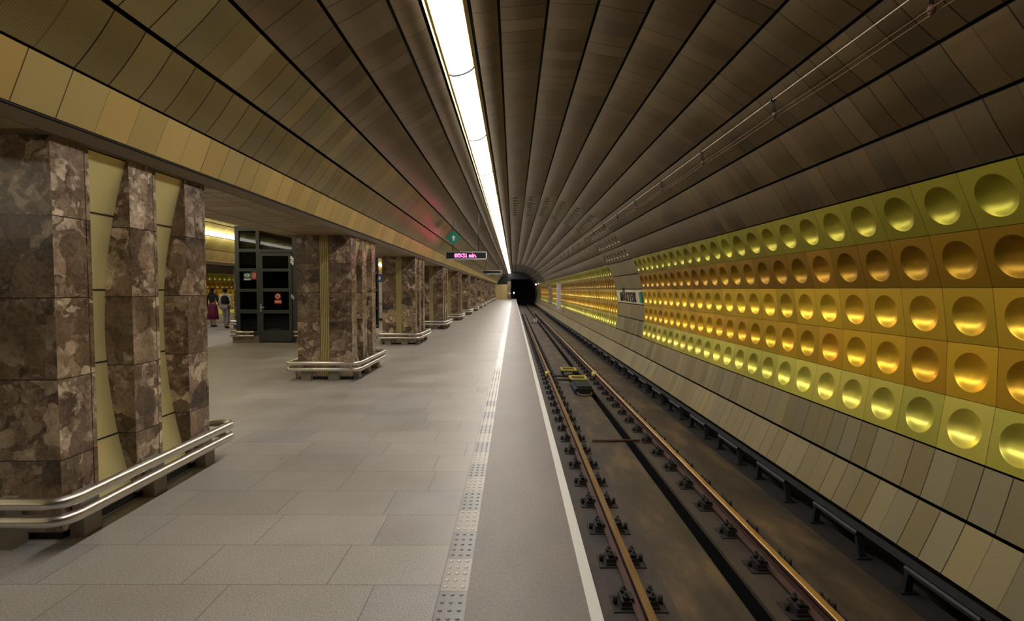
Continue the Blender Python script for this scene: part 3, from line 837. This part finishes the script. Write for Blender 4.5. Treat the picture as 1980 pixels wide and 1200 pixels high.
# opposite tunnel lamp and hall lamps
mir = Vector((MIR - lc.x, 0, lc.z))
q = MB(); q.box(-.15, .15, 0, 14., -.02, .02)
me = q.mesh('tube', M['halllamp'])
for k in range(6):
    o = link('strip_lamp', me, None, Matrix.Translation(mir + Vector((.05, -2+15*k, -.06))))
    tag(o, 'hidden line lamp over the opposite platform', 'ceiling light', 'lamps over the opposite platform')
h0 = empty('hanging_tube_lamp', (-9.42, -6, 3.29))
q = MB(); q.tube([(0, .02, 0), (0, 5.9, 0)], .055, 8); q.build('tube', M['halllamp'], h0)
q = MB(); q.tube([(0, .8, .06), (0, .8, .38)], .012, 6); q.tube([(0, 5.1, .06), (0, 5.1, .38)], .012, 6); q.build('hanger', M['dark'], h0)
ht = tree(h0); cnt = 0
for X in (-9.42, MIR+9.42):
    for k in range(14):
        o = h0 if cnt == 0 else copy_tree(h0, ht); cnt += 1
        o.location = (X, -6+6*k, 3.29)
        tag(o, 'bright tube lamp on the far side of the hall ceiling, seen above the soffit' if X < -7 else 'tube lamp on the near side of the hall ceiling, hidden by the soffit', 'ceiling light', 'tube lamps in the hall, far side' if X < -7 else 'tube lamps in the hall, near side')

# ------------------------------------------------------------------ catenary-like wires on the vault
WX, WZ = 2.70, H+1.975
tag(MB().tube([(WX, Y_A, WZ), (WX, 88, WZ)], .007, 6).build('support_wire', M['wire']), 'pale straight wire along the right of the vault, uppermost of three', 'wire')
for dx, lb in ((-.034, 'left of the two thin brown wires below the pale wire on the vault'), (.034, 'right of the two thin brown wires below the pale wire on the vault')):
    q = MB(); pts = []
    for k in range(-5, 41):
        yk = 5.5+2.04*k; pts += [(WX+.02+dx, yk, WZ-.165), (WX+.02+dx, yk+1.02, WZ-.174)]
    q.tube(pts, .0035, 5); tag(q.build('signal_wire', M['copper']), lb, 'wire', 'thin brown wires on the vault')
w0 = empty('wire_hanger', (WX, 5.5, WZ))
q = MB(); q.tube([(-.008, 0, .0), (.012, 0, -.13)], .007, 6); q.tube([(.012, 0, .0), (.030, 0, -.13)], .006, 6); q.box(-.02, .025, -.012, .012, -.012, .012); q.build('rod', M['blackmetal'], w0)
q = MB(); q.ball((.02, 0, -.155), .026, 10, 7, (1, 1, 1.35)); q.build('insulator', M['insul'], w0)
q = MB(); q.tube([(0, 0, 0), (.10, 0, .09)], .006, 6); q.build('wall_stud', M['blackmetal'], w0)
wt = tree(w0)
for k in range(-1, 30):
    o = w0 if k == -1 else copy_tree(w0, wt)
    o.location = (WX, 5.5+2.04*k, WZ)
    tag(o, ('wire hanger with brown insulator, %s from the top of the photo' % ordn(k+2)) if k < 6 else 'tiny distant wire hanger on the vault', 'wire hanger', 'wire hangers on the vault')

# ------------------------------------------------------------------ departure display
FONT5 = {'0': '01110 10001 10011 10101 11001 10001 01110', '5': '11111 10000 11110 00001 00001 10001 01110', ':': '0 1 1 0 1 1 0', '3': '11111 00010 00100 00010 00001 10001 01110', '1': '010 110 010 010 010 010 111', ' ': '00 00 00 00 00 00 00', 'm': '00000 00000 11010 10101 10101 10101 10101', 'i': '1 0 1 1 1 1 1', 'n': '0000 0000 1110 1001 1001 1001 1001', '.': '0 0 0 0 0 0 1'}
def display(x, y, z, text, label):
    e = empty('departure_display', (x, y, z))
    w_, h_ = .67, .125
    q = MB(); q.box(-w_+.02, w_-.02, 0, .12, -h_+.02, h_-.02); q.build('case', M['dark'], e)
    q = MB()
    for b6 in ((-w_, w_, h_-.028, h_), (-w_, w_, -h_, -h_+.028), (-w_, -w_+.03, -h_, h_), (w_-.03, w_, -h_, h_)): q.box(b6[0], b6[1], -.015, .125, b6[2], b6[3])
    q.build('bezel', M['alu'], e)
    q = MB(); q.box(-w_+.03, w_-.03, -.006, -.001, -h_+.028, h_-.028); sc = q.build('screen', M['black'], e)
    if text:
        q = MB(); cs = .0172; cx_ = -.36
        for ch in text:
            rows = FONT5[ch].split(); wd = len(rows[0])
            for r_, rw in enumerate(rows):
                for c_, b_ in enumerate(rw):
                    if b_ == '1':
                        X = cx_+c_*cs; Z = (3-r_)*cs
                        q.box(X-.0078, X+.0078, -.011, -.006, Z-.0078, Z+.0078)
            cx_ += (wd+1)*cs
        q.build('digits', M['led'], sc)
    for dx in (.40, -.44):
        X = x+dx; zt = CZ + math.sqrt(R*R-(X-CX)**2) - z
        q = MB(); q.tube([(dx, .06, h_), (dx, .06, zt)], .014, 8); q.build('hanger_rod', M['dark'], e)
    return tag(e, label, 'display', 'departure displays')
display(-1.53, 16.8, 2.655, '05:31 min.', 'hanging display with glowing red digits 05:31 min. over the platform')
display(-1.53, 37, 2.80, '', 'distant unlit hanging display behind the red one')
# green diamond exit sign
e = empty('exit_sign', (-1.79, 15.5, H+1.545))
q = MB(); q.prism([(0, -.23), (.23, 0), (0, .23), (-.23, 0)][::-1], 'y', 0, .03); q.build('board', M['greenface'], e)
q = MB(); q.prism([(-.02, -.08), (.03, -.08), (.03, .0), (.07, .0), (.005, .075), (-.06, .0), (-.02, .0)], 'y', -.004, 0); q.build('arrow', M['signwhite'], e)
X = -1.79; zt = CZ + math.sqrt(R*R-(X-CX)**2) - (H+1.545)
q = MB(); q.tube([(0, .015, .22), (0, .015, zt)], .008, 6); q.build('hanger_rod', M['dark'], e)
tag(e, 'green diamond-shaped sign with a white arrow hanging behind the red display rod', 'sign')

# ------------------------------------------------------------------ station name + green sign on the cream band
def text_mesh(body, size, ext, material, name, parent=None):
    cu = bpy.data.curves.new(name, 'FONT'); cu.body = body; cu.size = size; cu.extrude = ext; cu.align_x = 'CENTER'; cu.align_y = 'CENTER'
    cu.offset = size*.012
    t = bpy.data.objects.new('tmp', cu); C.objects.link(t)
    bpy.context.view_layer.update()
    me = bpy.data.meshes.new_from_object(t.evaluated_get(bpy.context.evaluated_depsgraph_get()))
    bpy.data.objects.remove(t); me.materials.clear(); me.materials.append(material)
    return link(name, me, parent)
th = TH(16.5)
def wall_frame(y, off=.0):
    m = panel_matrix(th, y)
    m2 = m.copy()
    lx = Vector((0, -1, 0)); nrm = Vector((-math.sin(th), 0, -math.cos(th))); ly = nrm.cross(lx)
    if ly.z < 0: ly = -ly; 
    # reading direction runs from far to near when facing the wall from the track
    m2 = Matrix((lx, ly, nrm)).transposed().to_4x4(); m2.translation = m.translation + nrm*off
    return m2
names_ = 'MŮSTEK'
o = empty('station_name', (0, 0, 0)); o.matrix_basis = wall_frame(18.1, .034)
xs = [-1.06, -.60, -.19, .19, .57, .98]
for ch, xx in zip(names_, xs):
    c = text_mesh(ch, .46, .012, M['letter'], 'letter', o); c.location = (xx, -.03 if ch != 'Ů' else .0, 0); c.scale = (1.05, 1, 1)
tag(o, 'dark letters spelling MŮSTEK on the pale band of the right wall', 'lettering')
q = MB(); q.box(-.14, .14, -.17, .17, -.01, .02)
o = q.build('green_plate', M['green']); o.matrix_basis = wall_frame(16.24, .026)
tag(o, 'small green rectangular plate on the wall between the station name and the gold panels', 'sign')
# pale upright board standing off the wall
o = empty('upright_board', (3.60, 41, 0)); q = MB(); q.box(-.15, .15, 0, .5, .02, 2.05); q.build('board', M['slab'], o)
q = MB(); q.box(.15, .30, .05, .14, .6, .7); q.box(.15, .22, .05, .14, 1.6, 1.7); q.build('bracket', M['dark'], o)
tag(o, 'tall pale lilac board standing off the gold wall in the distance', 'board')

# ------------------------------------------------------------------ glass enclosure with door
PXM = .01515
def gx(px): return -(993-px)*PXM
def gz(py): return H + (560-py)*PXM
EY = 15.2
e = empty('glass_enclosure', (gx(455), EY, 0)); ex = gx(455)
def L(x): return x-ex
top = 3.36; XR = -4.75
q = MB()
def fb(q, x0, x1, z0, z1, y0=0., y1=.09): q.box(L(x0), L(x1), y0, y1, z0, z1)
fb(q, gx(455), gx(462.5), .33, top); fb(q, gx(495.5), gx(502), .10, top); fb(q, gx(565.5), gx(577), .0, top)
for z0, z1 in ((gz(487), gz(481)), (gz(524.5), gz(518.5)), (gz(564), gz(558)), (gz(605.5), gz(598)), (.20, gz(640)), (top-.09, top)):
    fb(q, gx(462.5), gx(495.5), z0, z1)
    if z0 > 2.5 or z0 < 2.6: fb(q, gx(577), XR, z0, z1)
fb(q, gx(502), gx(565.5), gz(488), gz(482)); fb(q, gx(502), gx(565.5), top-.09, top)
fb(q, XR-.1, XR, .2, top); fb(q, gx(620), gx(624), .2, top); fb(q, gx(655), gx(659), .2, top)
# side and back frames
for X in (gx(455), XR-.1):
    for yy in (1.5, 3.0): q.box(L(X), L(X)+.1, yy, yy+.09, .2, top)
    for z0 in (gz(640)-.09, gz(605.5), gz(564), gz(524.5), gz(487), top-.09): q.box(L(X)+.01, L(X)+.09, .09, 3.0, z0, z0+.09)
q.box(0, L(XR), 3.0, 3.09, top-.09, top)
q.build('frame', M['frame'], e)
q = MB(); q.box(0, L(XR), 0.0, 3.09, top, top+.05); q.build('roof', M['frame'], e)
q = MB(); q.box(.1, L(XR)-.1, 2.6, 2.98, .0, top-.1); q.build('inner_wall', M['dark'], e)
q = MB()
q.box(L(gx(462)), L(gx(496)), .04, .052, .3, top-.05); q.build('pane', M['glass'], e)
MB().box(L(gx(502)), L(gx(566)), .04, .052, gz(482), top-.05).build('pane', M['glass'], e)
MB().box(L(gx(577)), L(XR)-.05, .04, .052, .3, top-.05).build('pane', M['glass'], e)
for X in (.04, L(XR)-.06): MB().box(X, X+.012, .09, 3., .3, top-.05).build('pane', M['glass'], e)
MB().box(L(gx(455))-.06, L(gx(501)), -.10, .20, 0, .20).build('base', M['bracket'], e)
MB().box(L(gx(577))-.05, L(XR), -.10, .20, 0, .20).build('base', M['bracket'], e)
# door leaf
d = MB(); x0, x1 = gx(502.5), gx(564.5); zt_ = gz(489)
fb(d, x0, x0+.09, .03, zt_, -.03, .05); fb(d, x1-.09, x1, .03, zt_, -.03, .05)
for z0, z1 in ((.03, .36), (gz(605.5), gz(599)), (gz(563.5), gz(557)), (gz(524.5), gz(519)), (zt_-.09, zt_)): fb(d, x0+.09, x1-.09, z0, z1, -.03, .05)
dd = d.build('door', M['frame'], e)
MB().box(L(x0)+.08, L(x1)-.08, .005, .017, .3, zt_-.05).build('pane', M['glass'], dd)
hx, hz = L(gx(504.5)), gz(594)
q = MB(); q.box(hx-.02, hx+.02, -.045, -.03, hz-.13, hz+.09); q.tube([(hx, -.04, hz), (hx, -.09, hz), (hx+.13, -.09, hz)], .014, 8); q.build('handle', M['alu'], dd)
for py in (499, 507, 573):
    q = MB(); zz = gz(py); q.box(L(gx(563.5)), L(gx(566.5)), -.05, -.03, zz-.03, zz+.06); q.box(L(gx(566)), L(gx(569.5)), -.045, -.01, zz-.08, zz+.02); q.build('hinge', M['alu'], dd)
# stickers
q = MB(); q.box(L(gx(470)), L(gx(484.5)), .028, .038, gz(542), gz(527)); sg = q.build('sign', M['green'], e); sg['label'] = 'green rescue sign with a white eye-like symbol'
q = MB(); cx_, cz_ = L(gx(477)), gz(532); q.prism([(cx_-.09, cz_), (cx_-.04, cz_+.045), (cx_+.04, cz_+.045), (cx_+.09, cz_), (cx_+.04, cz_-.045), (cx_-.04, cz_-.045)], 'y', .024, .028); q.build('symbol', M['signwhite'], sg)
q = MB(); q.tube([(cx_, .020, cz_), (cx_, .024, cz_)], .022, 10); q.build('symbol', M['green'], sg)
q = MB(); q.box(L(gx(471)), L(gx(483)), .024, .028, gz(541), gz(538.5)); q.build('caption', M['signwhite'], sg)
q = MB(); q.box(L(gx(485)), L(gx(495.3)), .028, .038, gz(540), gz(524.6)); sg = q.build('sign', M['red'], e); sg['label'] = 'red fire equipment sign'
cx_, cz_ = L(gx(490.5)), gz(532)
q = MB(); q.tube([(cx_+.045*math.cos(a*PI/8), .026, cz_+.065*math.sin(a*PI/8)) for a in range(16)], .009, 6, closed=True); q.tube([(cx_-.03, .026, cz_-.06), (cx_+.03, .026, cz_+.06)], .007, 6); q.build('symbol', M['signwhite'], sg)
q = MB(); q.box(L(gx(530)), L(gx(544)), -.005, .004, gz(587), gz(579)); sg = q.build('sign', M['red'], dd); sg['label'] = 'red prohibition sign with a round symbol above'
cx_, cz_ = L(gx(536.5)), gz(572.5)
q = MB(); q.tube([(cx_+.078*math.cos(a*PI/10), -.002, cz_+.078*math.sin(a*PI/10)) for a in range(20)], .014, 6, closed=True); q.tube([(cx_-.055, -.002, cz_+.055), (cx_+.055, -.002, cz_-.055)], .010, 6)
q.build('prohibition_ring', M['red'], sg)
q = MB(); q.tube([(cx_, .0, cz_), (cx_, .004, cz_)], .07, 20); q.build('disc', M['signwhite'], sg)
q = MB(); q.ball((cx_, -.003, cz_-.005), .03, 8, 6, (.8, .15, 1.2)); q.build('hand_symbol', M['letter'], sg)
q = MB(); q.box(L(gx(531.5)), L(gx(542.5)), -.008, -.005, gz(584.2), gz(581.8)); q.build('caption', M['signwhite'], sg)
# stainless bumper rails in front
for xa, xb in ((gx(449), gx(495)), (gx(569), gx(650))):
    for zz in (.42-.10, .42-.21):
        q = MB(); q.tube([(L(xa)+.0, .12, zz), (L(xa)-.0, -.10, zz), (L(xa)+.06, -.17, zz), (L(xb), -.17, zz)], .036, 10); q.build('guard_rail', M['steel'], e)
    q = MB(); q.box(L(xa)+.15, L(xa)+.25, -.17, -.09, .12, .32); q.box(L(xb)-.25, L(xb)-.15, -.17, -.09, .12, .32); q.build('bracket', M['bracket'], e)
tag(e, 'dark grey framed glass enclosure with a glazed door behind the second pillar', 'glass enclosure')

# information totem seen between second and third pillars
e = empty('information_totem', (-6.72, 26, 0))
q = MB(); q.box(-.30, .35, 0, .35, .1, 1.95); q.build('body', M['slab'], e)
q = MB(); q.prism([(-.32, 1.95), (.37, 1.95), (.37, 2.2), (.25, 2.34), (-.20, 2.34), (-.32, 2.2)][::-1], 'y', -.03, .38); q.build('header', M['blue'], e)
q = MB(); q.tube([(-.02, -.035, 2.13), (-.02, -.03, 2.13)], .1, 14); q.build('emblem', M['signwhite'], e)
q = MB(); q.box(-.33, .38, -.03, .38, .85, .92); q.build('ledge', M['steel'], e)
q = MB(); q.box(-.34, .4, -.04, .4, 0, .12); q.build('foot', M['dark'], e)
tag(e, 'pale information totem with a blue header, glimpsed between second and third pillars', 'information totem')

# ------------------------------------------------------------------ far end
EZ = 84.
mb = MB()
mb.cur = 0; mb.box(-3.1, -.95, EZ, EZ+.3, 0, 2.42)
struct(mb.build('wall_back', M['tan']))
q = MB(); q.box(-2.08, -2.05, EZ-.012, EZ, 0, 2.42); q.box(-1.0, -.97, EZ-.012, EZ, 0, 2.42); struct(q.build('trim_4', M['dark']))
struct(MB().box(-.95, -.42, EZ-.1, EZ+.6, 0, 2.9).build('wall_back', M['marble']))
mb = MB(); mb.box(-4, 4.6, EZ+.6, EZ+.9, 3.27, 5.2); mb.box(-4, -.95, EZ+.3, EZ+.6, 2.42, 5.); mb.box(-.95, -.40, EZ+.6, EZ+.9, 0, 3.3)
struct(mb.build('wall_back', M['black']))
struct(MB().box(-18.2, -3.1, Y_B-.2, Y_B, -1.5, 5).build('wall_back', M['grey']))
struct(MB().box(-4.2, 5.0, 101.6, 101.8, -1.8, 5).build('wall_back', M['black']))  # black sheet closes the tunnel, standing for its darkness
mb = MB()
for k in range(-3, 11): strip(mb, R_(-60+18*(k+3)) if 0 else R_(-90+15*(k+3)), R_(-90+15*(k+4)), Y_B, 101.6, k)
struct(mb.build('ceiling', M['black']))
# shadow-casting end walls behind the camera
struct(MB().box(-18.4, 5.0, Y_A-.2, Y_A, -1.8, 5).build('wall_front', M['grey']))
for xx, zz, yy, lb in ((3.40, 1.55+.76, 79, 'bright white signal light at the right of the dark tunnel mouth'), (.05, 1.0, 83.5, 'small white light at the left edge of the dark tunnel mouth')):
    e = empty('signal_lamp', (xx, yy, zz))
    q = MB(); q.box(-.13, .13, 0, .15, -.28, .22); q.build('case', M['dark'], e)
    q = MB(); q.tube([(0, -.03, .05), (0, .0, .05)], .10, 12); q.build('lens', M['signal'], e)
    q = MB(); q.tube([(0, .08, -.25), (0, .08, (ZB if xx > 1 else ZB)-zz)], .03, 6); q.build('post', M['dark'], e)
    tag(e, lb, 'signal light')
q = MB(); q.box(-.85, -.45, EZ-.14, EZ-.10, .85, 1.1)
tag(q.build('notice_plate', M['signwhite']), 'small white plate on the marble pier at the platform end', 'sign')

# ------------------------------------------------------------------ people
def skinmesh(name, verts, edges, radii, m, parent, rootv=0, sub=2):
    me = bpy.data.meshes.new(name); me.from_pydata(verts, edges, []); o = link(name, me, parent)
    sk = o.modifiers.new('Skin', 'SKIN'); 
    if not me.skin_vertices: 
        bpy.context.view_layer.objects.active = o
    lay = me.skin_vertices[0].data if me.skin_vertices else None
    for i, r in enumerate(radii):
        r = r if isinstance(r, tuple) else (r, r)
        lay[i].radius = r; lay[i].use_root = (i == rootv)
    s2 = o.modifiers.new('Subd', 'SUBSURF'); s2.levels = sub; s2.render_levels = sub
    sk.use_smooth_shade = True
    me.materials.append(m)
    return o
def person(x, y, hgt, woman):
    e = empty('person', (x, y, 0)); e.scale = (hgt/1.75,)*3
    hipw = .09
    st = .13 if not woman else .07        # stride
    V = [(0,0,.95), (0,0,1.12), (0,.0,1.30), (0,0,1.43), (0,.0,1.50), (0,-.01,1.57), (0,0,1.66),
         (-hipw,0,.92), (-hipw-.01,st,.50), (-hipw-.01,st*.9,.08), (-hipw-.01,st+.13,.03),
         (hipw,0,.92), (hipw+.02,-st*.2,.50), (hipw+.03,-st*1.1,.09), (hipw+.03,-st+.12,.03),
         (-.17,0,1.40), (-.24,-.02,1.14), (-.25,.05,.90), (-.25,.07,.80),
         (.17,0,1.40), (.25,0,1.14), (.26,.09,.92), (.26,.12,.82)]
    E_ = [(0,1),(1,2),(2,3),(3,4),(4,5),(5,6),(0,7),(7,8),(8,9),(9,10),(0,11),(11,12),(12,13),(13,14),(3,15),(15,16),(16,17),(17,18),(3,19),(19,20),(20,21),(21,22)]
    Rr = [(.15,.10),(.135,.09),(.16,.10),(.10,.08),.05,.07,.085, .085,.055,.038,.035,.085,.055,.038,.035,.055,.042,.03,.035,.055,.042,.03,.035]
    skinmesh('body', V, E_, Rr, M['skin'], e)
    q = MB(); q.ball((0, -.02, 1.655), .112, 12, 8, (.88, .95, 1.05))
    if woman: q.ball((0, -.05, 1.52), .10, 10, 7, (.9, .7, 1.5))
    q.build('hair', M['hair'], e)
    if not woman:
        skinmesh('shirt', [V[3], V[15], V[16], V[17], V[19], V[20], V[21], V[4]], [(0,1),(1,2),(2,3),(0,4),(4,5),(5,6),(0,7)], [.115, .075, .058, .045, .075, .058, .045, .06], M['shirt'], e)
        skinmesh('vest', [(0,0,1.0), (0,0,1.15), (0,0,1.32), (0,0,1.44)], [(0,1),(1,2),(2,3)], [(.19,.14), (.185,.14), (.215,.155), (.14,.12)], M['vest'], e)
        skinmesh('trousers', [(0,0,.98), V[7], V[8], (V[9][0], V[9][1], .10), V[11], V[12], (V[13][0], V[13][1], .11)], [(0,1),(1,2),(2,3),(0,4),(4,5),(5,6)], [(.155,.125), .11, .078, .062, .11, .078, .062], M['trousers'], e)
    else:
        skinmesh('blouse', [(0,0,1.0), (0,0,1.15), (0,0,1.32), (0,0,1.44), V[15], V[16], V[17], V[19], V[20], V[21]], [(0,1),(1,2),(2,3),(3,4),(4,5),(5,6),(3,7),(7,8),(8,9)], [(.15,.115), (.135,.11), (.16,.12), (.10,.09), .07, .055, .042, .07, .055, .042], M['vest'], e)
        q = MB(); rings = []
        for z_, rx_, ry_ in ((1.04, .15, .12), (.85, .20, .16), (.6, .22, .19), (.33, .245, .22)):
            rings.append(q.vs([(rx_*(1+.06*math.cos(7*a))*math.cos(a), ry_*(1+.06*math.cos(7*a))*math.sin(a)+.03, z_) for a in [2*PI*k/28 for k in range(28)]]))
        q.smooth = True
        for i in range(3):
            for k in range(28): q.face([rings[i][k], rings[i+1][k], rings[i+1][(k+1) % 28], rings[i][(k+1) % 28]])
        q.face(rings[0]); q.face(rings[-1][::-1])
        q.build('skirt', M['skirt'], e)
    for v9, v10 in ((V[9], V[10]), (V[13], V[14])):
        q = MB(); q.ball((v9[0], (v9[1]+v10[1])/2, .045), .13, 10, 6, (.36, 1.05, .36)); q.build('shoe', M['shoe'], e)
    return e
tag(person(-11.68, 21.0, 1.63, False), 'person in a black vest, pale shirt and grey trousers walking away on the opposite platform', 'person')
tag(person(-12.62, 21.7, 1.66, True), 'person in a black top and magenta skirt beside the nearest pillar edge, walking away', 'person')

# ------------------------------------------------------------------ world, camera, view
w = bpy.data.worlds.new('World'); S.world = w; w.use_nodes = True
w.node_tree.nodes['Background'].inputs[0].default_value = (.002, .002, .002, 1)
cam = bpy.data.cameras.new('Camera'); cam.lens = 1003/1980*36; cam.sensor_width = 36; cam.clip_end = 300; cam.clip_start = .05
co = bpy.data.objects.new('Camera', cam); C.objects.link(co)
co.location = (0, 0, H); co.rotation_euler = (R_(90-2.285), 0, R_(.171))
S.camera = co
S.view_settings.view_transform = 'Standard'; S.view_settings.look = 'None'; S.view_settings.gamma = 1; S.view_settings.use_curve_mapping = False
S.view_settings.exposure = 1.22
